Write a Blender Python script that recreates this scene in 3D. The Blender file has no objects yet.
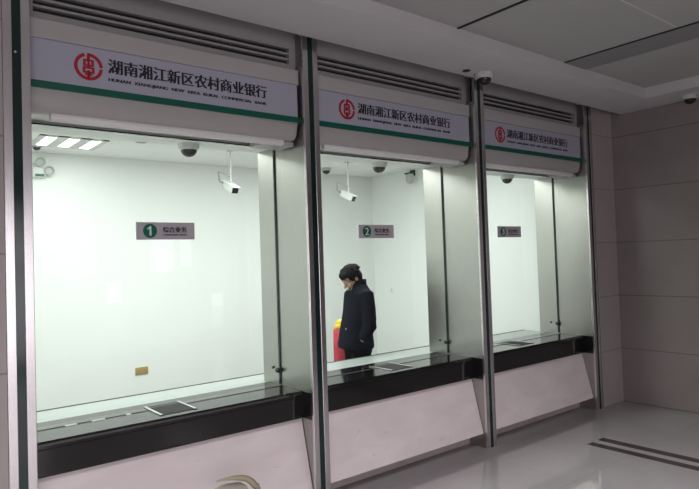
import bpy, bmesh, math, random
from mathutils import Vector, Matrix
random.seed(7)
scene = bpy.context.scene
COL = scene.collection
PI = math.pi
W = 1.7282            # pitch of the counter bays (m)

# ------------------------------------------------------------------ materials
def new_mat(name):
    m = bpy.data.materials.new(name); m.use_nodes = True
    nt = m.node_tree
    return m, nt, nt.nodes['Principled BSDF']

def mat(name, col, rough=.5, metal=0., spec=.5, emit=None, estr=0., noise=0., nscale=8., coat=0.):
    m, nt, b = new_mat(name)
    b.inputs['Base Color'].default_value = (*col, 1)
    b.inputs['Roughness'].default_value = rough
    b.inputs['Metallic'].default_value = metal
    b.inputs['Specular IOR Level'].default_value = spec
    b.inputs['Coat Weight'].default_value = coat
    if emit:
        b.inputs['Emission Color'].default_value = (*emit, 1)
        b.inputs['Emission Strength'].default_value = estr
    if noise:
        tc = nt.nodes.new('ShaderNodeTexCoord')
        n = nt.nodes.new('ShaderNodeTexNoise'); n.inputs['Scale'].default_value = nscale
        n.inputs['Detail'].default_value = 5
        r = nt.nodes.new('ShaderNodeValToRGB')
        r.color_ramp.elements[0].position = .3; r.color_ramp.elements[1].position = .7
        r.color_ramp.elements[0].color = (*[c*(1-noise) for c in col], 1)
        r.color_ramp.elements[1].color = (*[min(1, c*(1+noise)) for c in col], 1)
        nt.links.new(tc.outputs['Object'], n.inputs['Vector'])
        nt.links.new(n.outputs['Fac'], r.inputs['Fac'])
        nt.links.new(r.outputs['Color'], b.inputs['Base Color'])
    return m

def brushed(name, col, rough, scale=(60, 60, 1.2), amt=.12):
    m, nt, b = new_mat(name)
    b.inputs['Metallic'].default_value = 1
    tc = nt.nodes.new('ShaderNodeTexCoord'); mp = nt.nodes.new('ShaderNodeMapping')
    mp.inputs['Scale'].default_value = scale
    n = nt.nodes.new('ShaderNodeTexNoise'); n.inputs['Scale'].default_value = 4; n.inputs['Detail'].default_value = 4
    r = nt.nodes.new('ShaderNodeValToRGB')
    r.color_ramp.elements[0].color = (*[c*(1-amt) for c in col], 1)
    r.color_ramp.elements[1].color = (*[min(1, c*(1+amt)) for c in col], 1)
    mr = nt.nodes.new('ShaderNodeMapRange')
    mr.inputs['To Min'].default_value = rough-.05; mr.inputs['To Max'].default_value = rough+.05
    nt.links.new(tc.outputs['Object'], mp.inputs['Vector']); nt.links.new(mp.outputs['Vector'], n.inputs['Vector'])
    nt.links.new(n.outputs['Fac'], r.inputs['Fac']); nt.links.new(r.outputs['Color'], b.inputs['Base Color'])
    nt.links.new(n.outputs['Fac'], mr.inputs['Value']); nt.links.new(mr.outputs['Result'], b.inputs['Roughness'])
    return m

def tiled(name, col, axes, size, offs, rough, joint=.55, jw=.004, noise=.06, nscale=3., spec=.5):
    """large polished tiles: joints at regular world distances along two axes"""
    m, nt, b = new_mat(name)
    N, L = nt.nodes, nt.links
    b.inputs['Roughness'].default_value = rough
    b.inputs['Specular IOR Level'].default_value = spec
    geo = N.new('ShaderNodeNewGeometry'); sp = N.new('ShaderNodeSeparateXYZ')
    L.new(geo.outputs['Position'], sp.inputs['Vector'])
    prev = None
    for ax, s, o in zip(axes, size, offs):
        if not s: continue
        a = N.new('ShaderNodeMath'); a.operation = 'SUBTRACT'; a.inputs[1].default_value = o - s/2
        L.new(sp.outputs['XYZ'.index(ax)], a.inputs[0])
        md = N.new('ShaderNodeMath'); md.operation = 'FLOORED_MODULO'; md.inputs[1].default_value = s
        L.new(a.outputs[0], md.inputs[0])
        d = N.new('ShaderNodeMath'); d.operation = 'SUBTRACT'; d.inputs[1].default_value = s/2
        L.new(md.outputs[0], d.inputs[0])
        ab = N.new('ShaderNodeMath'); ab.operation = 'ABSOLUTE'; L.new(d.outputs[0], ab.inputs[0])
        lt = N.new('ShaderNodeMath'); lt.operation = 'LESS_THAN'; lt.inputs[1].default_value = jw
        L.new(ab.outputs[0], lt.inputs[0])
        if prev is None: prev = lt
        else:
            mx = N.new('ShaderNodeMath'); mx.operation = 'MAXIMUM'
            L.new(prev.outputs[0], mx.inputs[0]); L.new(lt.outputs[0], mx.inputs[1]); prev = mx
    n = N.new('ShaderNodeTexNoise'); n.inputs['Scale'].default_value = nscale; n.inputs['Detail'].default_value = 6
    L.new(geo.outputs['Position'], n.inputs['Vector'])
    r = N.new('ShaderNodeValToRGB')
    r.color_ramp.elements[0].position = .3; r.color_ramp.elements[1].position = .7
    r.color_ramp.elements[0].color = (*[c*(1-noise) for c in col], 1)
    r.color_ramp.elements[1].color = (*[c*(1+noise) for c in col], 1)
    L.new(n.outputs['Fac'], r.inputs['Fac'])
    mix = N.new('ShaderNodeMix'); mix.data_type = 'RGBA'
    mix.inputs['B'].default_value = (*[c*joint for c in col], 1)
    L.new(r.outputs['Color'], mix.inputs['A'])
    if prev: L.new(prev.outputs[0], mix.inputs['Factor'])
    else: mix.inputs['Factor'].default_value = 0
    L.new(mix.outputs['Result'], b.inputs['Base Color'])
    return m

def glass_mat(name, tint=(.965, .99, .975), refl=.75):
    m = bpy.data.materials.new(name); m.use_nodes = True
    nt = m.node_tree; N, L = nt.nodes, nt.links
    N.remove(N['Principled BSDF']); out = N['Material Output']
    tr = N.new('ShaderNodeBsdfTransparent'); tr.inputs['Color'].default_value = (*tint, 1)
    gl = N.new('ShaderNodeBsdfGlossy'); gl.inputs['Roughness'].default_value = .012
    lw = N.new('ShaderNodeLayerWeight'); lw.inputs['Blend'].default_value = .5
    pw = N.new('ShaderNodeMath'); pw.operation = 'POWER'; pw.inputs[1].default_value = 5
    L.new(lw.outputs['Facing'], pw.inputs[0])
    ma = N.new('ShaderNodeMath'); ma.operation = 'MULTIPLY_ADD'
    ma.inputs[1].default_value = .9*refl; ma.inputs[2].default_value = .045*refl
    L.new(pw.outputs[0], ma.inputs[0])
    mx = N.new('ShaderNodeMixShader')
    L.new(ma.outputs[0], mx.inputs[0]); L.new(tr.outputs[0], mx.inputs[1]); L.new(gl.outputs[0], mx.inputs[2])
    L.new(mx.outputs[0], out.inputs['Surface'])
    return m

def marble(name):
    m, nt, b = new_mat(name)
    N, L = nt.nodes, nt.links
    b.inputs['Roughness'].default_value = .3
    tc = N.new('ShaderNodeTexCoord'); mp = N.new('ShaderNodeMapping')
    mp.inputs['Rotation'].default_value = (0, .5, 0); mp.inputs['Scale'].default_value = (1, 1, 2.6)
    L.new(tc.outputs['Object'], mp.inputs['Vector'])
    n1 = N.new('ShaderNodeTexNoise'); n1.inputs['Scale'].default_value = 2.5; n1.inputs['Detail'].default_value = 6
    n1.inputs['Distortion'].default_value = .8
    L.new(mp.outputs['Vector'], n1.inputs['Vector'])
    r1 = N.new('ShaderNodeValToRGB')
    r1.color_ramp.elements[0].position = .3; r1.color_ramp.elements[0].color = (.74, .655, .665, 1)
    r1.color_ramp.elements[1].position = .7; r1.color_ramp.elements[1].color = (.83, .745, .75, 1)
    L.new(n1.outputs['Fac'], r1.inputs['Fac'])
    n2 = N.new('ShaderNodeTexNoise'); n2.inputs['Scale'].default_value = 5; n2.inputs['Detail'].default_value = 8
    n2.inputs['Distortion'].default_value = 1.6
    L.new(mp.outputs['Vector'], n2.inputs['Vector'])
    r2 = N.new('ShaderNodeValToRGB')
    r2.color_ramp.elements[0].position = .66; r2.color_ramp.elements[0].color = (0, 0, 0, 1)
    r2.color_ramp.elements[1].position = .78; r2.color_ramp.elements[1].color = (.55, .55, .55, 1)
    L.new(n2.outputs['Fac'], r2.inputs['Fac'])
    mix = N.new('ShaderNodeMix'); mix.data_type = 'RGBA'; mix.inputs['B'].default_value = (.46, .39, .39, 1)
    L.new(r1.outputs['Color'], mix.inputs['A']); L.new(r2.outputs['Color'], mix.inputs['Factor'])
    L.new(mix.outputs['Result'], b.inputs['Base Color'])
    return m

def leaf_mat(name):
    m, nt, b = new_mat(name)
    N, L = nt.nodes, nt.links
    b.inputs['Roughness'].default_value = .4
    at = N.new('ShaderNodeAttribute'); at.attribute_name = 'rim'
    r = N.new('ShaderNodeValToRGB')
    r.color_ramp.elements[0].position = .35; r.color_ramp.elements[0].color = (.36, .33, .28, 1)
    r.color_ramp.elements[1].position = .8; r.color_ramp.elements[1].color = (.27, .20, .06, 1)
    L.new(at.outputs['Fac'], r.inputs['Fac']); L.new(r.outputs['Color'], b.inputs['Base Color'])
    return m

M = {}
M['steel'] = brushed('brushed_steel', (.46, .455, .44), .30)
M['steel_side'] = brushed('brushed_steel_side', (.44, .435, .41), .34)
M['steel_bright'] = brushed('polished_steel', (.72, .69, .70), .25)
M['green_glass'] = mat('green_glass_edge', (.006, .025, .022), .12)
M['glass'] = glass_mat('security_glass')
M['granite'] = mat('black_granite', (.006, .0053, .0058), .12, spec=.62, noise=.35, nscale=90)
M['marble'] = marble('pink_marble')
M['kick'] = mat('brown_kick', (.62, .54, .53), .35, noise=.1)
M['housing'] = mat('off_white_housing', (.46, .445, .44), .38, noise=.02)
M['bar'] = mat('white_bar', (.85, .85, .83), .3)
M['sign'] = mat('lilac_white_sign', (.425, .43, .52), .4)
M['stripe'] = mat('green_stripe', (.0, .10, .065), .4)
M['red'] = mat('emblem_red', (.42, .012, .028), .4)
M['ink'] = mat('black_ink', (.012, .012, .018), .5)
M['grille'] = mat('grey_grille', (.36, .35, .35), .5)
M['dark'] = mat('dark_void', (.012, .012, .013), .8)
M['plate'] = mat('grey_plate', (.56, .53, .57), .35)
M['disc'] = mat('green_disc', (.0, .15, .085), .4)
M['numeral'] = mat('white_numeral', (.85, .92, .88), .5)
M['white'] = mat('white_plastic', (.62, .64, .61), .4)
M['cam_white'] = mat('camera_white', (.46, .475, .45), .4)
M['cam_grey'] = mat('camera_grey', (.28, .28, .28), .4)
M['smoked'] = mat('smoked_dome', (.015, .015, .017), .12)
M['rubber'] = mat('black_rubber', (.02, .02, .02), .6)
M['socket'] = mat('brass_socket', (.33, .235, .095), .45)
M['brass'] = mat('brass_plate', (.40, .29, .12), .45, metal=.2)
M['in_wall'] = mat('office_wall_paint', (.78, .805, .785), .6, noise=.01, nscale=3)
M['in_wall_lit'] = mat('office_wall_paint_lit', (.80, .83, .81), .6)  # lighter copy of office wall paint, the right wall's extra light put into colour
M['in_ceil'] = mat('office_ceiling_paint', (.86, .88, .85), .7)
M['desk'] = mat('pale_worktop', (.36, .395, .38), .3)
M['soffit'] = mat('soffit_paint', (.60, .59, .60), .65, noise=.03, nscale=2)
M['ceil'] = mat('lobby_ceiling_paint', (.44, .435, .435), .7, noise=.03, nscale=2)
M['ceil_trim'] = mat('ceiling_trim_grey', (.27, .265, .28), .5)
M['end_wall'] = tiled('brown_grey_wall_tile', (.275, .238, .235), 'ZY', (.5559, 1.12), (.5593, -1.0), .22, joint=.62, jw=.0045, noise=.05)
M['front_wall'] = tiled('pale_wall_tile', (.42, .37, .36), 'Z', (.5559,), (.5593,), .3, joint=.6, jw=.0045, noise=.05)
M['floor'] = tiled('polished_floor_tile', (.315, .295, .30), 'XY', (.8, .8), (.05, -.05), .045, joint=.85, jw=.0025, noise=.07, nscale=1.6, spec=.8)
M['inlay'] = mat('dark_inlay', (.045, .036, .036), .2, noise=.2, nscale=40)
M['border'] = mat('dark_border_stone', (.16, .14, .14), .15, noise=.12, nscale=25)
M['lamp'] = mat('lit_diffuser', (.9, .9, .9), .5, emit=(1, 1, .98), estr=6)
M['frame_dark'] = mat('window_frame_grey', (.16, .16, .17), .4)
M['jacket'] = mat('navy_black_jacket', (.0045, .006, .011), .9, spec=.12, noise=.25, nscale=14)
M['trousers'] = mat('black_trousers', (.006, .006, .008), .9, spec=.12)
M['shirt'] = mat('white_shirt', (.62, .64, .64), .7)
M['skin'] = mat('skin', (.42, .26, .19), .55)
M['hair'] = mat('black_hair', (.007, .0065, .007), .8, spec=.15, noise=.3, nscale=60)
M['shoe'] = mat('black_leather', (.012, .011, .011), .3)
M['eye_white'] = mat('eye_white', (.6, .6, .58), .3)
M['red_cloth'] = mat('red_cloth', (.42, .035, .06), .7, noise=.15, nscale=25)
M['yellow_cloth'] = mat('yellow_cloth', (.62, .45, .03), .6, noise=.1, nscale=25)
M['leaf'] = leaf_mat('variegated_leaf')
M['stem'] = mat('plant_stem', (.20, .19, .07), .6)
M['pot'] = mat('glazed_pot', (.28, .29, .32), .25, noise=.08)
M['soil'] = mat('potting_soil', (.03, .022, .016), .9, noise=.4, nscale=60)

# ------------------------------------------------------------------ mesh helpers
def box(bm, x0, x1, y0, y1, z0, z1, bev=0.):
    vs = [bm.verts.new(p) for p in ((x0,y0,z0),(x1,y0,z0),(x1,y1,z0),(x0,y1,z0),(x0,y0,z1),(x1,y0,z1),(x1,y1,z1),(x0,y1,z1))]
    fs = [bm.faces.new([vs[i] for i in f]) for f in ((3,2,1,0),(4,5,6,7),(0,1,5,4),(1,2,6,5),(2,3,7,6),(3,0,4,7))]
    if bev:
        es = list({e for f in fs for e in f.edges})
        bmesh.ops.bevel(bm, geom=es, offset=bev, segments=2, affect='EDGES', profile=.5)
    return bm

def BX(*a, bev=0.):
    return box(bmesh.new(), *a, bev=bev)

def prism_x(bm, prof, x0, x1):
    """extrude a closed (y, z) profile along X"""
    a = [bm.verts.new((x0, y, z)) for y, z in prof]; b = [bm.verts.new((x1, y, z)) for y, z in prof]
    n = len(prof)
    bm.faces.new(a); bm.faces.new(b[::-1])
    for i in range(n):
        bm.faces.new((a[i], b[i], b[(i+1) % n], a[(i+1) % n]))
    bmesh.ops.recalc_face_normals(bm, faces=bm.faces)
    return bm

def lathe(bm, prof, seg=24, mtx=None):
    """revolve an (r, z) profile about local Z"""
    rings = []
    mtx = mtx or Matrix()
    for r, z in prof:
        if r < 1e-6: rings.append([bm.verts.new(mtx @ Vector((0, 0, z)))])
        else: rings.append([bm.verts.new(mtx @ Vector((r*math.cos(2*PI*k/seg), r*math.sin(2*PI*k/seg), z))) for k in range(seg)])
    for a, b in zip(rings, rings[1:]):
        for k in range(seg):
            k2 = (k+1) % seg
            if len(a) == 1 and len(b) == 1: continue
            if len(a) == 1: bm.faces.new((a[0], b[k], b[k2]))
            elif len(b) == 1: bm.faces.new((a[k], b[0], a[k2]))
            else: bm.faces.new((a[k], b[k], b[k2], a[k2]))
    for rg, flip in ((rings[0], 1), (rings[-1], 0)):
        if len(rg) > 1: bm.faces.new(rg)
    bmesh.ops.recalc_face_normals(bm, faces=bm.faces)
    return bm

def frame_at(p, d):
    d = Vector(d).normalized()
    return Matrix.Translation(Vector(p)) @ d.to_track_quat('Z', 'Y').to_matrix().to_4x4()

def tube(bm, pts, radii, seg=12, ell=None):
    """tapered tube through points, closed with rounded caps"""
    pts = [Vector(p) for p in pts]
    if not hasattr(radii, '__len__'): radii = [radii]*len(pts)
    rings = []
    up = None
    for i, p in enumerate(pts):
        t = (pts[min(i+1, len(pts)-1)] - pts[max(i-1, 0)]).normalized()
        if up is None:
            up = t.orthogonal().normalized()
        up = (up - t*up.dot(t)).normalized(); s = t.cross(up)
        rings.append([bm.verts.new(p + (up*math.cos(2*PI*k/seg) + s*math.sin(2*PI*k/seg))*radii[i]) for k in range(seg)])
    for a, b in zip(rings, rings[1:]):
        for k in range(seg):
            bm.faces.new((a[k], a[(k+1) % seg], b[(k+1) % seg], b[k]))
    for rg, p, sgn in ((rings[0], pts[0] - (pts[1]-pts[0]).normalized()*radii[0]*.6, 1), (rings[-1], pts[-1] + (pts[-1]-pts[-2]).normalized()*radii[-1]*.6, 0)):
        c = bm.verts.new(p)
        for k in range(seg):
            f = (c, rg[(k+1) % seg], rg[k]) if sgn else (c, rg[k], rg[(k+1) % seg])
            bm.faces.new(f)
    bmesh.ops.recalc_face_normals(bm, faces=bm.faces)
    return bm

def loft(bm, secs, seg=28):
    """secs: (cx, cy, z, rx, ry[, power]) super-elliptic horizontal sections"""
    rings = []
    for s in secs:
        cx, cy, z, rx, ry = s[:5]; pw = s[5] if len(s) > 5 else 2.0
        rg = []
        for k in range(seg):
            a = 2*PI*k/seg; c, q = math.cos(a), math.sin(a)
            rg.append(bm.verts.new((cx + rx*math.copysign(abs(c)**(2/pw), c), cy + ry*math.copysign(abs(q)**(2/pw), q), z)))
        rings.append(rg)
    for a, b in zip(rings, rings[1:]):
        for k in range(seg):
            bm.faces.new((a[k], a[(k+1) % seg], b[(k+1) % seg], b[k]))
    bm.faces.new(rings[0][::-1]); bm.faces.new(rings[-1])
    bmesh.ops.recalc_face_normals(bm, faces=bm.faces)
    return bm

def ell(bm, c, r, rot=None, u=20, v=14):
    m = Matrix.Translation(Vector(c)) @ (rot or Matrix()) @ Matrix.Diagonal((*r, 1))
    bmesh.ops.create_uvsphere(bm, u_segments=u, v_segments=v, radius=1, matrix=m)
    return bm

def link(name, bm_or_me, m, parent=None, smooth=False, auto=None):
    if isinstance(bm_or_me, bmesh.types.BMesh):
        me = bpy.data.meshes.new(name); bm_or_me.to_mesh(me); bm_or_me.free()
    else: me = bm_or_me
    if smooth:
        for p in me.polygons: p.use_smooth = True
    if auto is not None:
        for p in me.polygons: p.use_smooth = True
        me.set_sharp_from_angle(angle=math.radians(auto))
    me.materials.clear(); me.materials.append(m)
    o = bpy.data.objects.new(name, me); COL.objects.link(o)
    if parent: o.parent = parent
    return o

def tag(o, label, cat, group=None):
    o['label'] = label; o['category'] = cat
    if group: o['group'] = group
    return o

def thing(name, label, cat, loc=(0, 0, 0), rz=0., group=None):
    o = bpy.data.objects.new(name, None); COL.objects.link(o)
    o.empty_display_size = .1
    o.location = loc; o.rotation_euler = (0, 0, rz)
    return tag(o, label, cat, group)

def struct(name, bm, m, parent=None):
    o = link(name, bm, m, parent)
    if not parent: o['kind'] = 'structure'
    return o

def copy_tree(o, parent=None):
    c = o.copy(); COL.objects.link(c)
    if parent: c.parent = parent
    for ch in list(o.children): copy_tree(ch, c)
    return c

def remesh(bm, vox, smooth_it=4):
    """fuse overlapping closed pieces into one continuous smooth surface"""
    me = bpy.data.meshes.new('tmp'); bm.to_mesh(me); bm.free()
    o = bpy.data.objects.new('tmp', me); COL.objects.link(o)
    r = o.modifiers.new('r', 'REMESH'); r.mode = 'VOXEL'; r.voxel_size = vox
    s = o.modifiers.new('s', 'SMOOTH'); s.factor = .5; s.iterations = smooth_it
    dg = bpy.context.evaluated_depsgraph_get()
    out = bpy.data.meshes.new_from_object(o.evaluated_get(dg))
    bpy.data.objects.remove(o); bpy.data.meshes.remove(me)
    for p in out.polygons: p.use_smooth = True
    return out

def lettering(name, text, x0, x1, z0, z1, y, m, parent, heavy=0., offset=0., nrm=None):
    """flat raised lettering facing -Y, fitted to a box; heavy widens only the upright strokes"""
    cu = bpy.data.curves.new('t', 'FONT'); cu.body = text; cu.size = 1; cu.offset = offset
    o = bpy.data.objects.new('t', cu); COL.objects.link(o)
    dg = bpy.context.evaluated_depsgraph_get()
    me = bpy.data.meshes.new_from_object(o.evaluated_get(dg))
    bpy.data.objects.remove(o); bpy.data.curves.remove(cu)
    xs = [v.co.x for v in me.vertices]; ys = [v.co.y for v in me.vertices]
    a, b, c, d = min(xs), max(xs), min(ys), max(ys)
    bm = bmesh.new()
    shifts = (0.,) if not heavy else [heavy*q for q in (-1, -.5, 0, .5, 1)]
    for k, sh in enumerate(shifts):
        t = bmesh.new(); t.from_mesh(me)
        for v in t.verts:
            v.co = ((x0+sh) + (v.co.x-a)/(b-a)*(x1-x0), y - .0002*k, z0 + (v.co.y-c)/(d-c)*(z1-z0))
        tm = bpy.data.meshes.new('tt'); t.to_mesh(tm); t.free(); bm.from_mesh(tm); bpy.data.meshes.remove(tm)
    bpy.data.meshes.remove(me)
    return link(name, bm, m, parent)

def rect_xz(bm, x0, x1, z0, z1, y, d=.0012):
    return box(bm, x0, x1, y-d, y, z0, z1)

def arc_strip(bm, cx, cz, r0, r1, a0, a1, y, d=.0012, n=28):
    f, bk = [], []
    pr = None
    for k in range(n+1):
        a = math.radians(a0 + (a1-a0)*k/n); c, s = math.cos(a), math.sin(a)
        cur = [bm.verts.new((cx+r*c, yy, cz+r*s)) for r, yy in ((r0, y-d), (r1, y-d), (r1, y), (r0, y))]
        if pr:
            for i in range(4): bm.faces.new((pr[i], pr[(i+1) % 4], cur[(i+1) % 4], cur[i]))
        else: bm.faces.new(cur)
        pr = cur
    bm.faces.new(pr[::-1])
    bmesh.ops.recalc_face_normals(bm, faces=bm.faces)
    return bm

# ------------------------------------------------------------------ the setting
XW = 5.65            # end wall
YB = 3.6             # back wall of the office
XL, YF = -6.0, -7.5  # far side and entrance front of the hall
struct('floor', BX(XL, XW+.3, YF-.1, YB+.2, -.15, 0), M['floor'])
o = struct('trim_1', BX(4.060, 4.145, -6.5, -.485, -.01, .0012), M['inlay']); o['label'] = 'dark stone strip set in the floor, nearer the left'
o = struct('trim_2', BX(4.228, 4.318, -6.5, -.485, -.01, .0012), M['inlay'])
struct('wall_right', BX(XW, XW+.2, YF, YB, 0, 3.35), M['end_wall'])
struct('wall_front', BX(5.184+.062, XW, 0, .3, 0, 3.2), M['front_wall'])
struct('wall_left', BX(XL, -.062, 0, .3, 0, 3.2), M['front_wall'])
struct('wall_side', BX(XL-.2, XL, YF, .3, 0, 3.35), M['front_wall'])
# hall ceiling, the lower border round it, its grooves
struct('ceiling', BX(XL, XW, YF, .7, 3.114, 3.3), M['ceil'])
bm = bmesh.new()
prism = [(XL, -.575), (XL, -.105), (XW, -.105), (XW, YF), (5.20, YF), (5.20, -.575)]
lo = [bm.verts.new((x, y, 3.016)) for x, y in prism]; hi = [bm.verts.new((x, y, 3.12)) for x, y in prism]
bm.faces.new(lo); bm.faces.new(hi[::-1])
for i in range(6): bm.faces.new((lo[i], lo[(i+1) % 6], hi[(i+1) % 6], hi[i]))
bmesh.ops.recalc_face_normals(bm, faces=bm.faces)
struct('ceiling_border', bm, M['soffit'])
struct('trim_3', BX(3.838, 4.15, YF+.2, -.575, 3.108, 3.116), M['ceil_trim'])
struct('trim_4', BX(3.818, 3.838, YF+.2, -.575, 3.109, 3.116), M['dark'])
struct('trim_5', BX(2.528, 2.548, YF+.2, -.575, 3.108, 3.116), M['dark'])
struct('trim_6', BX(2.548, 3.795, -1.446, -1.436, 3.1125, 3.116), M['white'])
# office behind the counters
struct('wall_back', BX(-1.0, 5.6, YB, YB+.2, 0, 3.1), M['in_wall'])
struct('wall_office_right', BX(5.38, 5.6, .65, YB, 0, 3.0), M['in_wall_lit'])
struct('wall_office_left', BX(-1.0, -.8, .65, YB, 0, 3.0), M['in_wall'])
struct('ceiling_office', BX(-.8, 5.38, .632, YB, 2.80, 2.95), M['in_ceil'])
for i in range(3): struct('wall_header', BX(i*W+.051, (i+1)*W-.051, .410, .63, 2.39, 2.88), M['in_ceil'])
struct('wall_header', BX(-.8, 5.38, .41, .62, 2.885, 3.114), M['in_ceil'])
struct('wall_upper', BX(-.062, 5.246, .14, .40, 2.86, 3.114), M['grille'])
# entrance front behind the camera: glazed on the left, wall with a few lights on the right
bm = bmesh.new()
box(bm, XL, XW, YF-.1, YF, 2.6, 3.3)
rects = [(3.75, 4.25, 1.45, 2.15), (4.35, 4.62, 1.55, 2.15), (2.9, 3.2, .9, 1.3), (5.0, 5.3, .25, .95)]
xs = sorted({1.8, XW} | {v for r in rects for v in r[:2]})
for x0, x1 in zip(xs, xs[1:]):
    hole = [r for r in rects if r[0] <= x0 and r[1] >= x1]
    if hole:
        box(bm, x0, x1, YF-.1, YF, 0, hole[0][2]); box(bm, x0, x1, YF-.1, YF, hole[0][3], 2.6)
    else: box(bm, x0, x1, YF-.1, YF, 0, 2.6)
struct('wall_entrance', bm, M['front_wall'])
bm = bmesh.new()
for k in range(8):
    x = XL + .05 + k*1.1; box(bm, x-.05, x+.05, YF-.09, YF-.01, 0, 2.6)
box(bm, XL, 1.8, YF-.09, YF-.01, 0, .12); box(bm, XL, 1.8, YF-.09, YF-.01, 1.55, 1.62); box(bm, XL, 1.8, YF-.09, YF-.01, 2.1, 2.16)
struct('window_1', bm, M['frame_dark'])
bm = BX(XL-6, XW+6, YF-9, YF-.1, -.2, -.02)
struct('ground', bm, M['front_wall'])

# ------------------------------------------------------------------ posts and side panels
def make_post():
    t = thing('steel_post', '', 'post')
    link('steel_strip', BX(-.060, -.019, 0, .022, 0, 3.105, bev=.003), M['steel_bright'], t)
    link('steel_strip', BX(.019, .060, 0, .022, 0, 3.105, bev=.003), M['steel_bright'], t)
    link('glass_fin', BX(-.019, .019, .004, .022, 0, 3.105), M['green_glass'], t)
    return t
p0 = make_post()
bm = bmesh.new(); lathe(bm, [(0, -.004), (.006, -.003), (.008, .003), (.008, .01)], 14, frame_at((-.004, .004, 2.64), (0, 1, 0)))
screw = link('screw', bm, M['steel_bright'], p0, smooth=True)
labels = ['polished steel post with dark green glass core at the far left of window 1',
          'polished steel post with dark green glass core between windows 1 and 2',
          'polished steel post with green glass core under the dome camera between windows 2 and 3',
          'steel post against the tiled wall strip, right of window 3']
for i in range(4):
    o = p0 if i == 0 else copy_tree(p0)
    o.location = (i*W, 0, 0); tag(o, labels[i], 'post', 'posts of the counter front')
    if i > 0:
        for ch in list(o.children):
            if ch.name.startswith('screw'): bpy.data.objects.remove(ch)
sl = ['brushed steel side panel left of window 1, behind the leftmost post', 'brushed steel side panel between windows 1 and 2, behind the post',
      'brushed steel side panel between windows 2 and 3, behind the post', 'brushed steel side panel right of window 3, nearest the tiled wall']
for i in range(4):
    t = thing('steel_side_panel', sl[i], 'panel', (i*W, 0, 0), 0, 'steel side panels')
    link('steel_sheet', BX(-.050, .050, .024, .629, 0, 2.88, bev=.004), M['steel_side'], t)
    if i > 0:
        b = bmesh.new(); lathe(b, [(0, -.010), (.008, -.010), (.010, -.004), (.010, .002)], 16, frame_at((-.052, .49, .845), (1, 0, 0)))
        link('bolt', b, M['rubber'], t, smooth=True)

# ------------------------------------------------------------------ one bay
CN = '湖南湘江新区农村商业银行'
EN = 'HUNAN  XIANGJIANG  NEW  AREA  RURAL  COMMERCIAL  BANK'
A, B = .062, W-.052     # clear width between a post and the next side panel
ORD = ['window 1', 'window 2', 'window 3']

# shutter housing
def make_housing():
    t = thing('shutter_housing', '', 'shutter')
    prof = [(.075, 2.75), (.071, 2.53), (.068, 2.47), (.069, 2.43), (.078, 2.405), (.10, 2.387), (.14, 2.38), (.20, 2.385), (.36, 2.40), (.36, 2.76), (.09, 2.76)]
    bm = prism_x(bmesh.new(), prof, A, B-.012)
    es = [e for e in bm.edges if abs(e.verts[0].co.x-(B-.012)) < 1e-5 and abs(e.verts[1].co.x-(B-.012)) < 1e-5 and max(e.verts[0].co.z, e.verts[1].co.z) < 2.52]
    bmesh.ops.bevel(bm, geom=es, offset=.03, segments=4, affect='EDGES', profile=.5)
    link('housing_body', bm, M['housing'], t, auto=40)
    link('top_band', BX(A, B-.004, .058, .36, 2.7495, 2.85, bev=.006), M['housing'], t)
    bm = bmesh.new(); lathe(bm, [(.019, -.7), (.024, -.69), (.024, .69), (.019, .7)], 14, frame_at(((A+B)/2, .118, 2.371), (1, 0, 0)))
    link('bottom_bar', bm, M['bar'], t, auto=40)
    bm = BX(B-.25, B-.02, .12, .30, 2.352, 2.379, bev=.004)
    link('bracket', bm, M['housing'], t)
    bm = bmesh.new(); lathe(bm, [(.013, 0), (.013, .014), (.008, .02), (0, .02)], 14, frame_at((A+.66*(B-A), .118, 2.375), (0, -.7, -.7)))
    link('lock', bm, M['steel_bright'], t, auto=40)
    return t

def make_sign():
    t = thing('bank_sign', '', 'sign')
    y = .058
    link('sign_panel', BX(A+.002, B-.020, y, .0695, 2.5345, 2.747, bev=.002), M['sign'], t)
    link('green_stripe', BX(A+.002, B+.001, y-.002, .066, 2.499, 2.535, bev=.001), M['stripe'], t)
    cx, cz, r = .345, 2.642, .072
    bm = bmesh.new(); yy = y-.0005
    arc_strip(bm, cx, cz, r*.76, r, 108, 356, yy)
    arc_strip(bm, cx, cz, r*.76, r, 3, 95, yy)
    rect_xz(bm, cx-.008, cx+.008, cz-.062, cz-.018, yy)
    rect_xz(bm, cx-.008, cx+.008, cz+.034, cz+.062, yy)
    # upper and lower grain-coin shapes of the emblem
    for zc, hw, hh in ((cz+.020, .027, .019), (cz-.018, .030, .017)):
        rect_xz(bm, cx-hw, cx+hw, zc+hh-.010, zc+hh, yy); rect_xz(bm, cx-hw, cx+hw, zc-hh, zc-hh+.010, yy)
        rect_xz(bm, cx-hw, cx-hw+.014, zc-hh+.010, zc+hh-.010, yy); rect_xz(bm, cx+hw-.014, cx+hw, zc-hh+.010, zc+hh-.010, yy)
    rect_xz(bm, cx-.0065, cx+.0065, cz-.004, cz+.03, yy)
    rect_xz(bm, cx-.020, cx+.020, cz-.046, cz-.037, yy)
    link('emblem', bm, M['red'], t)
    lettering('lettering', CN, .446, 1.420, 2.625, 2.703, y-.0008, M['ink'], t, heavy=.0034)
    lettering('small_lettering', EN, .446, 1.420, 2.577, 2.600, y-.0008, M['ink'], t, heavy=.0019)
    return t

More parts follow.
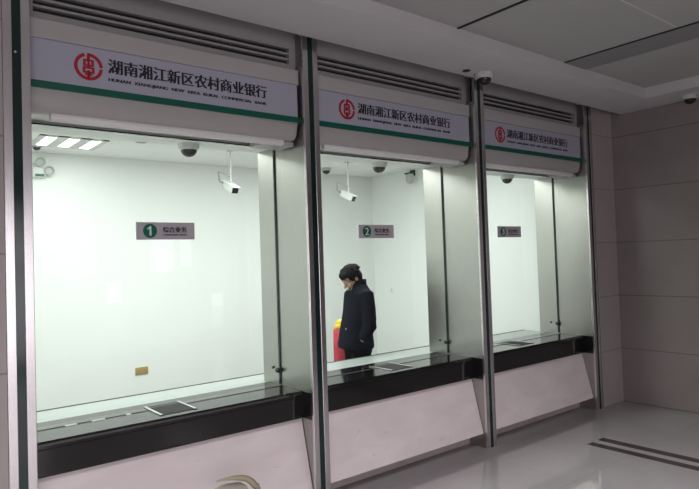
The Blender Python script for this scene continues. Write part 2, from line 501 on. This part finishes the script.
def make_grille():
    t = thing('air_grille', '', 'grille')
    link('backing', BX(A, B-.006, .125, .14, 2.852, 3.112), M['dark'], t)
    bm = bmesh.new()
    box(bm, A, B-.006, .09, .13, 2.851, 2.890); box(bm, A, B-.006, .09, .13, 2.993, 3.112)
    box(bm, B-.055, B-.006, .09, .13, 2.890, 2.993); box(bm, A, A+.03, .09, .13, 2.890, 2.993)
    link('frame', bm, M['grille'], t)
    for z in (2.923, 2.960):
        link('slat', BX(A+.03, B-.055, .092, .128, z-.0065, z+.0065, bev=.0015), M['grille'], t)
    return t

def make_pane():
    t = thing('glass_pane', '', 'glass')
    link('pane', BX(.050, W-.052, .394, .406, .742, 2.392), M['glass'], t)
    link('glass_edge', BX(W-.058, W-.0505, .391, .409, .742, 2.386), M['green_glass'], t)
    link('top_edge', BX(.050, W-.058, .392, .408, 2.384, 2.392), M['green_glass'], t)
    bm = bmesh.new(); lathe(bm, [(0, -.018), (.014, -.018), (.017, -.012), (.017, .012), (.014, .018), (0, .018)], 18, frame_at((W-.070, .400, .838), (0, 1, 0)))
    link('clamp_knob', bm, M['rubber'], t, auto=40)
    return t

def make_counter():
    t = thing('service_counter', '', 'counter')
    x0, x1 = .051, W-.051
    bm = bmesh.new()
    prof = [(.122, .725), (.115, .715), (.115, .700), (.122, .694), (.122, .560), (.150, .560), (.150, .690), (.55, .690), (.55, .735), (.130, .735)]
    prism_x(bm, prof, x0, x1)
    top = link('granite_top', bm, M['granite'], t)
    link('gap_slot', BX(x0, x1-.03, .354, .372, .733, .7362), M['dark'], top)
    link('granite_return', BX(x1-.006, x1-.0005, .024, .125, .560, .732), M['granite'], t)
    # sloping marble front, its foot nearer the hall
    prof = [(.150, .556), (.045, .115), (.067, .110), (.172, .556)]
    link('marble_front', prism_x(bmesh.new(), prof, x0, x1-.003), M['marble'], t)
    link('kick_board', BX(x0, x1, .20, .22, 0, .55), M['kick'], t)
    out = [(x0, .551), (x1, .551), (x1, .632), (W-.001, .632), (W-.001, .86), (.001, .86), (.001, .632), (x0, .632)]
    bm = bmesh.new(); lo = [bm.verts.new((a, b, .700)) for a, b in out]; hi = [bm.verts.new((a, b, .730)) for a, b in out]
    bm.faces.new(lo[::-1]); bm.faces.new(hi)
    for k in range(8): bm.faces.new((lo[k], lo[(k+1) % 8], hi[(k+1) % 8], hi[k]))
    link('office_worktop', bm, M['desk'], t)
    link('worktop_edge', BX(.001, W-.001, .861, .872, .690, .7335), M['rubber'], t)
    link('back_board', BX(x0, x1, .80, .82, 0, .698), M['desk'], t)
    return t

def make_tray():
    t = thing('deal_tray', '', 'tray')
    x0, x1, y0, y1, z = .735, .958, .19, .455, .7362
    w = .016
    for a in (x0, x1-w): link('tray_rim', BX(a, a+w, y0, y1, z, z+.004), M['steel_bright'], t)
    # scooped dish between the rims
    bm = bmesh.new(); n = 14
    prof = [(y0, z+.0005)] + [(y0+.01+(y1-y0-.02)*k/n, z+.0009 + .0022*(1-math.sin(PI*k/n))) for k in range(n+1)] + [(y1, z+.0005)]
    prism_x(bm, prof, x0+w, x1-w)
    link('dish', bm, M['dark'], t, auto=40)
    return t

h0, s0, g0, pn0, c0, t0 = make_housing(), make_sign(), make_grille(), make_pane(), make_counter(), make_tray()
side = ['leftmost and largest in view', 'middle one of the three', 'rightmost, next to the tiled wall']
for i in range(3):
    for src, lab, cat, grp in (
        (h0, 'off-white rolling shutter housing carrying the bank sign over %s', 'shutter', 'shutter housings'),
        (s0, 'lilac bank name sign with red emblem and green stripe over %s', 'sign', 'bank name signs'),
        (g0, 'dark slotted air grille above the bank sign of %s', 'grille', 'air grilles'),
        (pn0, 'tall clear security glass holding the number plate of %s', 'glass', 'security panes'),
        (c0, 'black granite service counter with sloping pink marble front under %s', 'counter', 'service counters'),
        (t0, 'steel rimmed dark deal tray set in the counter under the glass of %s', 'tray', 'deal trays')):
        o = src if i == 0 else copy_tree(src)
        o.location = (i*W, 0, 0)
        if src is t0: o.location.x += (0, .07, -.045)[i]
        tag(o, lab % ORD[i], cat, grp)

c_first = [ch for ch in c0.children if ch.name == 'granite_top'][0]
for a, b in ((.27, .33), (.41, .48), (.60, .625)):
    link('tape_mark', BX(a, b, .345, .382, .7355, .7368), M['desk'], c_first)

# number plates on the glass
def plate(i, num):
    t = thing('number_plate', 'grey plate with a green disc reading %s on the glass of window %s' % (num, num), 'sign', (i*W, 0, 0), 0, 'window number plates')
    x0, x1, z0, z1, y = .690, 1.062, 1.750, 1.857, .387
    link('plate_board', BX(x0, x1, y, .3935, z0, z1, bev=.002), M['plate'], t)
    cz = (z0+z1)/2; cx = x0+.084
    bm = bmesh.new(); lathe(bm, [(.043, 0), (.043, .0015), (0, .0015)], 40, frame_at((cx, y, cz), (0, -1, 0)))
    d = link('number_disc', bm, M['disc'], t)
    if num == '1':
        bm = bmesh.new()
        pts = [(-.004, -.029), (.008, -.029), (.008, .029), (-.002, .029), (-.006, .022), (-.016, .017), (-.016, .008), (-.004, .012)]
        f = [bm.verts.new((cx+a, y-.0022, cz+b)) for a, b in pts]; g = [bm.verts.new((cx+a, y-.0014, cz+b)) for a, b in pts]
        bm.faces.new(f); bm.faces.new(g[::-1])
        for k in range(8): bm.faces.new((f[k], f[(k+1) % 8], g[(k+1) % 8], g[k]))
        bmesh.ops.recalc_face_normals(bm, faces=bm.faces)
        link('numeral', bm, M['numeral'], d)
    wn = .034
    if num != '1': lettering('numeral', num, cx-wn/2, cx+wn/2, cz-.029, cz+.029, y-.0022, M['numeral'], d, heavy=.0015)
    lettering('lettering', '综合业务', x0+.165, x0+.318, cz-.010, cz+.025, y-.0012, M['ink'], t, heavy=.0020)
    for wd, wa, wb in (('COMPREHENSIVE', .165, .263), ('SERVICE', .270, .318)):
        lettering('small_lettering', wd, x0+wa, x0+wb, cz-.030, cz-.020, y-.0012, M['ink'], t, heavy=.0006)
for i in range(3): plate(i, str(i+1))

# ------------------------------------------------------------------ cameras and ceiling pieces
def dome(x, y, z, r, label, base, dark, group=None):
    t = thing('dome_camera', label, 'camera', (x, y, z), 0, group)
    bm = bmesh.new(); lathe(bm, [(r*1.25, 0), (r*1.28, -r*.18), (r*1.18, -r*.62), (r*1.02, -r*.74), (0, -r*.74)], 28)
    link('base', bm, M[base], t, auto=40)
    bm = bmesh.new(); lathe(bm, [(r*.97*math.cos(a), -r*.72 - r*.85*math.sin(a)) for a in [PI/2*k/9 for k in range(9)]] + [(0, -r*1.57)], 28)
    link('smoked_cover', bm, M[dark], t, smooth=True)
    return t
for i, l in enumerate(('dome camera under the header above number plate 1', 'dome camera under the header above number plate 2', 'dome camera under the header above number plate 3')):
    dome((1.11, 2.80, 4.55)[i], .55, 2.39, .055, 'white ' + l, 'white', 'smoked', 'dome cameras behind the glass')
dome(3.245, -.225, 3.016, .058, 'grey dome camera on the soffit above the post between windows 2 and 3', 'soffit', 'smoked', 'dome cameras in the hall')
dome(5.47, -.86, 3.016, .052, 'grey dome camera on the soffit by the right end wall', 'soffit', 'smoked', 'dome cameras in the hall')
dome(.735, 3.22, 2.80, .035, 'tiny dome camera on the office ceiling beside the lit grille lamp', 'cam_grey', 'smoked', 'small office dome cameras')
dome(4.20, 3.15, 2.80, .052, 'small dome camera on the office ceiling seen through window 2, left of the bullet camera', 'cam_white', 'smoked', 'small office dome cameras')
bm = bmesh.new(); lathe(bm, [(.030, 0), (.030, -.006), (.020, -.010), (0, -.010)], 20)
o = link('ceiling_sensor', bm, M['rubber'], None, auto=40); o.location = (3.06, -.205, 3.016)
tag(o, 'small round black sensor on the soffit left of the grey dome camera', 'sensor')
t = thing('downlight', 'round unlit downlight in the office ceiling right of the grille lamp', 'light', (1.54, 2.60, 2.80))
bm = bmesh.new(); lathe(bm, [(.055, .002), (.055, -.006), (.042, -.006), (.038, -.001), (0, -.001)], 24); link('trim_ring', bm, M['cam_grey'], t, auto=40)

def grille_lamp(x, y, label, group):
    t = thing('grille_lamp', label, 'light', (x, y, 2.80), 0, group)
    bm = bmesh.new()
    hw, hl = .30, .27
    for a, b in ((-hw, -.245), (-.150, -.05), (.05, .150), (.245, hw)): box(bm, a, b, -hl, hl, -.012, .004)
    for a, b in ((-hl, -.22), (.22, hl)): box(bm, -hw, hw, a, b, -.0115, .004)
    link('lamp_frame', bm, M['white'], t)
    for cx in (-.1975, 0, .1975): link('diffuser', BX(cx-.048, cx+.048, -.22, .22, -.006, -.001), M['lamp'], t)
    return t
grille_lamp(.957, 2.945, 'lit three panel grille lamp in the office ceiling at the top left of window 1', None)
# bullet cameras on ceiling rods
def bullet(x, y, zc, label, rz):
    t = thing('bullet_camera', label, 'camera', (x, y, 2.80), 0, 'bullet cameras on ceiling rods')
    d = zc-2.80
    bm = bmesh.new(); lathe(bm, [(.035, 0), (.035, -.012), (.010, -.018), (.0085, d+.05), (.0085, d+.045)], 16); link('rod', bm, M['cam_white'], t, auto=40)
    bm = bmesh.new(); ell(bm, (0, 0, d+.045), (.018, .018, .018), u=12, v=8); tube(bm, [(0, 0, d+.045), (.01, -.01, d+.012)], .010, 8); link('joint', bm, M['cam_white'], t, smooth=True)
    R = Matrix.Translation((0, 0, d-.02)) @ Matrix.Rotation(rz, 4, 'Z') @ Matrix.Rotation(math.radians(27), 4, 'Y')
    bm = BX(-.10, .085, -.044, .044, -.037, .037, bev=.009); bm.transform(R); h = link('housing', bm, M['white'], t, auto=40)
    bm = BX(-.11, .11, -.051, .051, .038, .046, bev=.003); bm.transform(R); link('sun_shield', bm, M['white'], t, auto=40)
    bm = BX(.083, .088, -.037, .037, -.030, .030); bm.transform(R); f = link('front_window', bm, M['smoked'], t)
    bm = bmesh.new(); p = R @ Vector((-.11, 0, 0))
    tube(bm, [p, p + Vector((-.07, .01, .03)), p + Vector((-.11, -.05, .12)), p + Vector((-.06, -.09, .10)), Vector((0, 0, d+.10))], .008, 8)
    link('cable', bm, M['cam_grey'], t, smooth=True)
bullet(2.50, 2.60, 2.415, 'white bullet camera hanging on a ceiling rod seen through window 1', math.radians(-84))
bullet(4.12, 2.60, 2.385, 'white bullet camera hanging on a ceiling rod seen through window 2', math.radians(-72))

# wall camera on the right office wall
t = thing('wall_camera', 'pale camera on a dark bracket on the right office wall, seen through window 2', 'camera', (5.38, 2.72, 2.74))
bm = bmesh.new(); tube(bm, [(0, 0, 0), (-.10, -.03, .0), (-.20, -.05, -.02)], .011, 8); box(bm, -.008, 0, -.05, .05, -.03, .05); link('bracket', bm, M['rubber'], t, auto=40)
bm = bmesh.new(); lathe(bm, [(0, 0), (.05, 0), (.055, -.03), (.055, -.08), (.04, -.12), (0, -.135)], 20, Matrix.Translation((-.10, -.04, -.015))); link('housing', bm, M['cam_white'], t, auto=40)
# emergency light on the back wall
t = thing('emergency_light', 'white emergency light with green mark on the back wall, top left of window 1', 'light', (.822, YB+.004, 2.585))
link('body', BX(-.062, .062, -.055, 0, -.055, .05, bev=.006), M['white'], t, auto=40)
link('green_mark', BX(-.040, .045, -.058, -.054, -.045, -.020), M['stripe'], t)
for dx, dz in ((.010, .105), (.095, .02)):
    bm = bmesh.new(); lathe(bm, [(0, .05), (.03, .05), (.048, .0), (.05, -.01), (.042, -.01), (.03, .01), (0, .012)], 22, frame_at((dx, -.06, dz), (0, 1, 0)))
    link('lamp_head', bm, M['cam_white'], t, auto=40)
# outlet, switch
t = thing('wall_outlet', 'tan socket plate low on the white back wall behind window 1', 'outlet', (1.845, YB, .405))
link('plate', BX(-.072, .072, -.010, 0, -.042, .042, bev=.004), M['brass'], t, auto=40)
for dx in (-.035, .035):
    link('socket_face', BX(dx-.014, dx+.014, -.0108, -.009, -.014, .014), M['socket'], t)
t = thing('light_switch', 'white switch plate on the right office wall behind window 2', 'switch', (5.38, 3.22, 1.12))
link('plate', BX(-.010, 0, -.043, .043, -.043, .043, bev=.003), M['in_wall_lit'], t, auto=40)
link('rocker', BX(-.014, -.009, -.018, .018, -.03, .03, bev=.002), M['white'], t)

# ------------------------------------------------------------------ person behind the counter of window 2
def person(loc, rz):
    t = thing('person', 'person in dark navy jacket, head bowed, hand at the pocket, standing behind window 2', 'person', loc, rz)
    # local axes: +X is where the body faces, +Y its left, Z up
    tilt = Matrix.Rotation(math.radians(36), 4, 'Y')          # bowed head
    HC = Vector((.046, 0, 1.428))
    H = lambda p: HC + (tilt @ Vector(p))
    bm = bmesh.new()
    ell(bm, H((-.008, 0, .020)), (.094, .074, .088), tilt)      # skull
    ell(bm, H((.022, 0, -.050)), (.064, .056, .068), tilt)      # face
    ell(bm, H((.050, 0, -.098)), (.030, .034, .026), tilt)      # chin
    ell(bm, H((.078, 0, .008)), (.016, .050, .012), tilt)       # brow
    tube(bm, [H((.082, 0, -.010)), H((.098, 0, -.034)), H((.108, 0, -.050))], [.009, .012, .015], 10)   # nose
    ell(bm, H((.086, 0, -.082)), (.012, .026, .007), tilt); ell(bm, H((.083, 0, -.094)), (.012, .022, .007), tilt)  # lips
    for s in (-1, 1):
        ell(bm, H((-.010, s*.076, -.022)), (.020, .009, .033), tilt)   # ears
        ell(bm, H((.058, s*.034, -.050)), (.022, .022, .026), tilt)    # cheeks
    tube(bm, [H((-.035, 0, -.045)), (.01, 0, 1.365), (-.02, 0, 1.30)], [.058, .060, .075], 20)   # neck
    loft(bm, [(0, 0, .80, .10, .155, 2.4), (0, 0, .95, .100, .145, 2.3), (-.018, 0, 1.12, .088, .150, 2.3), (-.025, 0, 1.25, .080, .150, 2.3), (-.015, 0, 1.325, .06, .09)])
    for s in (-1, 1):
        tube(bm, [(0, s*.085, .86), (.012, s*.095, .46), (-.012, s*.10, .07)], [.085, .058, .040], 18)
        ell(bm, (.055, s*.10, .035), (.12, .042, .030))
        sh, el_, wr = Vector((-.03, s*.175, 1.275)), Vector((-.032, s*.225, 1.00)), Vector((.030, s*.195, .862))
        tube(bm, [sh, (sh+el_)/2, el_, (el_+wr)/2, wr], [.052, .047, .040, .036, .026], 16)
        # palm and five bent fingers reaching to the pocket
        d = Vector((.62, -.05*s, -.78)).normalized(); side_ = Vector((0.78, 0, .62)); nrm = Vector((0, s, 0))
        d = Vector((.66, -.70*s, -.36)).normalized(); side_ = Vector((.46, 0, .80)); pc = wr + d*.040
        ell(bm, pc, (.024, .014, .046), Matrix.Rotation(math.radians(-38), 4, 'Y'))
        for q, (off, ln) in enumerate(((.026, .070), (.009, .078), (-.008, .072), (-.024, .056))):
            b0 = pc + d*.030 + side_*off; b1 = b0 + d*ln*.45 - nrm*.004; b2 = b1 + d*ln*.32 - nrm*.016; b3 = b2 + d*ln*.18 - nrm*.020
            tube(bm, [b0 - d*.012, b0, b1, b2, b3], [.0085, .0085, .008, .0075, .0065], 8)
        b0 = pc - d*.018 + side_*.020; tube(bm, [b0, b0 + side_*.022 + d*.020, b0 + side_*.028 + d*.045 - nrm*.006], [.011, .010, .008], 8)
    body = link('body', remesh(bm, .0055, 3), M['skin'], t, smooth=True)
    # jacket: torso and both sleeves, fused
    bm = bmesh.new()
    loft(bm, [(.020, 0, .775, .150, .205, 2.5), (.020, 0, .80, .153, .205, 2.5), (.012, 0, .95, .134, .190, 2.5), (-.008, 0, 1.10, .118, .195, 2.5),
              (-.018, 0, 1.20, .116, .205, 2.4), (-.020, 0, 1.275, .112, .195, 2.3), (-.025, 0, 1.325, .085, .125, 2.2), (-.020, 0, 1.365, .076, .080)])
    for s in (-1, 1):
        tube(bm, [(-.035, s*.165, 1.280), (-.038, s*.205, 1.14), (-.034, s*.228, .995), (.000, s*.222, .915), (.022, s*.206, .878)], [.066, .063, .059, .054, .047], 18)
    for z, r in ((1.06, .040), (.98, .046)):
        tube(bm, [(-.075, .240, z), (-.05, .275, z-.01)], .022, 8)
    link('jacket', remesh(bm, .009, 5), M['jacket'], t, smooth=True)
    # stand-up jacket collar and shirt collar
    bm = bmesh.new()
    loft(bm, [(-.012, 0, 1.345, .088, .090), (-.018, 0, 1.375, .083, .084), (-.024, 0, 1.400, .074, .074)])
    for v in bm.verts:
        v.co.z -= max(0, v.co.x)*.55
    link('jacket_collar', bm, M['jacket'], t, smooth=True)
    bm = bmesh.new()
    for s in (-1, 1):
        vs = [(.022, s*.014, 1.342), (.066, s*.010, 1.286), (.076, s*.030, 1.280), (.056, s*.052, 1.318), (.022, s*.056, 1.347)]
        f = [bm.verts.new(p) for p in vs]; g = [bm.verts.new((p[0]+.006, p[1], p[2]+.006)) for p in vs]
        bm.faces.new(f); bm.faces.new(g[::-1])
        for k in range(5): bm.faces.new((f[k], f[(k+1) % 5], g[(k+1) % 5], g[k]))
    bmesh.ops.recalc_face_normals(bm, faces=bm.faces)
    link('shirt_collar', bm, M['shirt'], t)
    bm = bmesh.new(); ell(bm, (.146, .10, .965), (.007, .007, .010), u=10, v=6); link('zip_pull', bm, M['cam_grey'], t, smooth=True)
    # trousers and shoes
    bm = bmesh.new()
    loft(bm, [(0, 0, .74, .118, .170, 2.4), (0, 0, .86, .118, .165, 2.4), (0, 0, .93, .112, .158, 2.4)])
    for s in (-1, 1): tube(bm, [(0, s*.085, .84), (.012, s*.095, .46), (-.008, s*.10, .085)], [.098, .076, .066], 20)
    link('trousers', remesh(bm, .010, 4), M['trousers'], t, smooth=True)
    for s in (-1, 1):
        bm = bmesh.new(); ell(bm, (.065, s*.10, .038), (.145, .052, .040)); tube(bm, [(-.02, s*.10, .05), (-.015, s*.10, .10)], [.05, .045], 14)
        bmesh.ops.bisect_plane(bm, geom=bm.verts[:]+bm.edges[:]+bm.faces[:], plane_co=(0, 0, .002), plane_no=(0, 0, 1), clear_inner=True)
        link('shoe', bm, M['shoe'], t, smooth=True)
    # hair: full cap with fringe and nape
    bm = bmesh.new()
    ell(bm, H((-.016, 0, .030)), (.092, .078, .083), tilt)
    ell(bm, H((.050, 0, .050)), (.044, .068, .040), tilt)
    ell(bm, H((-.062, 0, -.018)), (.040, .066, .062), tilt)
    for s in (-1, 1): ell(bm, H((-.014, s*.066, .008)), (.064, .020, .052), tilt); ell(bm, H((-.038, s*.064, -.040)), (.032, .018, .044), tilt)
    random.seed(4)
    for k in range(46):                                           # locks
        a = random.uniform(0, 2*PI); b = random.uniform(.0, 1.1)
        p = Vector((.092*math.cos(a)*math.cos(b)-.014, .074*math.sin(a)*math.cos(b), .080*math.sin(b)+.034))
        q = p + Vector((.02*math.cos(a), .016*math.sin(a), -.030))
        tube(bm, [H(p*.92), H(p*1.0), H(q)], [.016, .012, .004], 7)
    link('hair', remesh(bm, .006, 2), M['hair'], t, smooth=True)
    for s in (-1, 1):
        bm = bmesh.new(); ell(bm, H((.076, s*.030, -.012)), (.010, .013, .0075), tilt, 12, 8)
        e = link('eye', bm, M['eye_white'], t, smooth=True)
        bm = bmesh.new(); ell(bm, H((.084, s*.030, -.014)), (.0035, .006, .006), tilt, 10, 6); link('iris', bm, M['hair'], e, smooth=True)
    bm = bmesh.new()
    for s in (-1, 1):
        tube(bm, [H((.080, s*.012, .012)), H((.080, s*.030, .017)), H((.070, s*.050, .011))], [.004, .005, .003], 6)
    link('eyebrows', bm, M['hair'], t, smooth=True)
    return t
person((2.957, 1.10, 0), math.radians(161.5))

# red and yellow bundle behind the person
t = thing('cloth_bundle', 'upright red cloth bundle with a yellow top, standing just behind the person', 'bundle', (3.262, 1.75, 0))
bm = bmesh.new()
loft(bm, [(0, 0, 0, .085, .075), (0, 0, .1, .088, .08), (.005, 0, .45, .080, .07), (0, 0, .70, .074, .066), (-.004, 0, .865, .066, .060), (-.004, 0, .875, .05, .045)], 22)
for v in bm.verts:
    a = math.atan2(v.co.y, v.co.x); k = 1 + .07*math.sin(7*a + v.co.z*3); v.co.x *= k; v.co.y *= k
link('red_wrap', bm, M['red_cloth'], t, smooth=True)
bm = bmesh.new()
loft(bm, [(-.004, 0, .866, .058, .053), (-.004, 0, .89, .062, .056), (-.002, 0, .918, .052, .048), (0, 0, .926, .044, .040), (.002, 0, .942, .050, .046), (.008, 0, .962, .030, .03), (.012, 0, .968, .010, .01)], 22)
link('yellow_top', bm, M['yellow_cloth'], t, smooth=True)

# ------------------------------------------------------------------ plant at the bottom edge of the photo
t = thing('potted_plant', 'variegated plant with a yellow rimmed arching leaf in front of the marble of window 1', 'plant', (1.02, -.22, 0))
bm = bmesh.new(); lathe(bm, [(0, 0), (.055, 0), (.062, .01), (.082, .13), (.086, .145), (.076, .145), (.072, .12), (0, .12)], 28); link('pot', bm, M['pot'], t, auto=40)
bm = bmesh.new(); lathe(bm, [(0, .123), (.06, .124), (.0725, .121)], 20); link('soil', bm, M['soil'], t)
def leaf(pts, width, nrm=(0, 0, 1), rim=1.):
    bm = bmesh.new(); lay = bm.verts.layers.float.new('rim')
    pts = [Vector(p) for p in pts]; n = 20; rows = []
    def P(u):
        k = min(int(u*(len(pts)-1)), len(pts)-2); f = u*(len(pts)-1)-k
        p0, p1, p2, p3 = pts[max(k-1, 0)], pts[k], pts[k+1], pts[min(k+2, len(pts)-1)]
        return .5*((2*p1) + (p2-p0)*f + (2*p0-5*p1+4*p2-p3)*f*f + (3*p1-p0-3*p2+p3)*f**3)
    for k in range(n+1):
        u = k/n; c = P(u); tg = (P(min(u+.02, 1))-P(max(u-.02, 0))).normalized()
        sd = tg.cross(Vector(nrm)); sd = sd.normalized() if sd.length > 1e-4 else Vector((1, 0, 0))
        w = width*(math.sin(PI*min(1, u**.75*1.0))**.8 if 0 < u < 1 else 0) + .0015
        row = []
        for j in range(-3, 4):
            v = bm.verts.new(c + sd*w*j/3 + Vector(nrm)*(abs(j)/3*w*.25)); v[lay] = rim*abs(j)/3; row.append(v)
        rows.append(row)
    for a, b in zip(rows, rows[1:]):
        for j in range(6): bm.faces.new((a[j], a[j+1], b[j+1], b[j]))
    o = link('leaf', bm, M['leaf'], t, smooth=True)
    s = o.modifiers.new('thick', 'SOLIDIFY'); s.thickness = .0015
b = (0, 0, .12)
leaf([b, (.06, -.01, .22), (.085, -.02, .34), (.066, -.03, .372), (.020, -.03, .418), (-.045, -.03, .440), (-.10, -.03, .449), (-.165, -.03, .452)], .017, (-.45, -.65, .6))
leaf([b, (.02, .0, .25), (-.01, -.02, .36), (-.075, -.02, .385), (-.15, -.02, .395), (-.20, -.02, .37)], .034, (-.45, -.65, .6), .3)
leaf([b, (-.04, .02, .20), (-.08, .04, .26), (-.14, .05, .24)], .028)
leaf([b, (.0, -.05, .20), (.01, -.10, .25), (.02, -.16, .22)], .028)
bm = bmesh.new(); tube(bm, [(0, 0, .10), (-.01, 0, .2)], [.008, .005], 8); link('stem', bm, M['stem'], t, smooth=True)

# ------------------------------------------------------------------ light
def area(name, loc, rot, sx, sy, power, col=(1, 1, 1)):
    l = bpy.data.lights.new(name, 'AREA'); l.shape = 'RECTANGLE'; l.size = sx; l.size_y = sy; l.energy = power; l.color = col
    o = bpy.data.objects.new(name, l); COL.objects.link(o); o.location = loc; o.rotation_euler = rot
    return o
area('office_fill', (1.85, 1.5, 2.79), (0, 0, 0), 4.9, 1.3, 150, (.975, 1, .975))  # added broad fill that evens out the office walls; no fixture hangs there
area('office_grille_lamp', (.957, 2.945, 2.785), (0, 0, 0), .5, .42, 3, (.98, 1, .98))
area('hall_fill', (.5, -2.3, 3.10), (0, 0, 0), 7.0, 1.4, 95, (1, .95, .97)).data.spread = math.radians(112)  # added overhead fill for floor and marble, narrowed to miss the signs; unseen
area('entrance_daylight', (-2.1, YF-.3, 1.2), (math.radians(90), 0, 0), 7.6, 2.2, 110, (1, .92, .96))
w = bpy.data.worlds.new('World'); scene.world = w; w.use_nodes = True
bg = w.node_tree.nodes['Background']; bg.inputs['Color'].default_value = (.95, .95, 1, 1); bg.inputs['Strength'].default_value = 1.5

# ------------------------------------------------------------------ camera
C = Vector((-.5674, -3.1895, 1.6)); yaw, pitch, roll, f = .6735, .0293, -.0329, 600.68
fw = Vector((math.sin(yaw)*math.cos(pitch), math.cos(yaw)*math.cos(pitch), math.sin(pitch)))
rt = Vector((math.cos(yaw), -math.sin(yaw), 0)); up = rt.cross(fw)
r2 = math.cos(roll)*rt + math.sin(roll)*up; u2 = -math.sin(roll)*rt + math.cos(roll)*up
cam = bpy.data.cameras.new('camera'); co = bpy.data.objects.new('camera', cam); COL.objects.link(co)
mw = Matrix((r2, u2, -fw)).transposed().to_4x4(); mw.translation = C; co.matrix_world = mw
cam.sensor_fit = 'HORIZONTAL'; cam.sensor_width = 36; cam.lens = f*36/699
cam.shift_x = (349.5-345.73)/699; cam.shift_y = -(244.5-240.44)/699
cam.clip_start = .05
scene.camera = co
scene.view_settings.view_transform = 'Standard'
scene.view_settings.look = 'None'
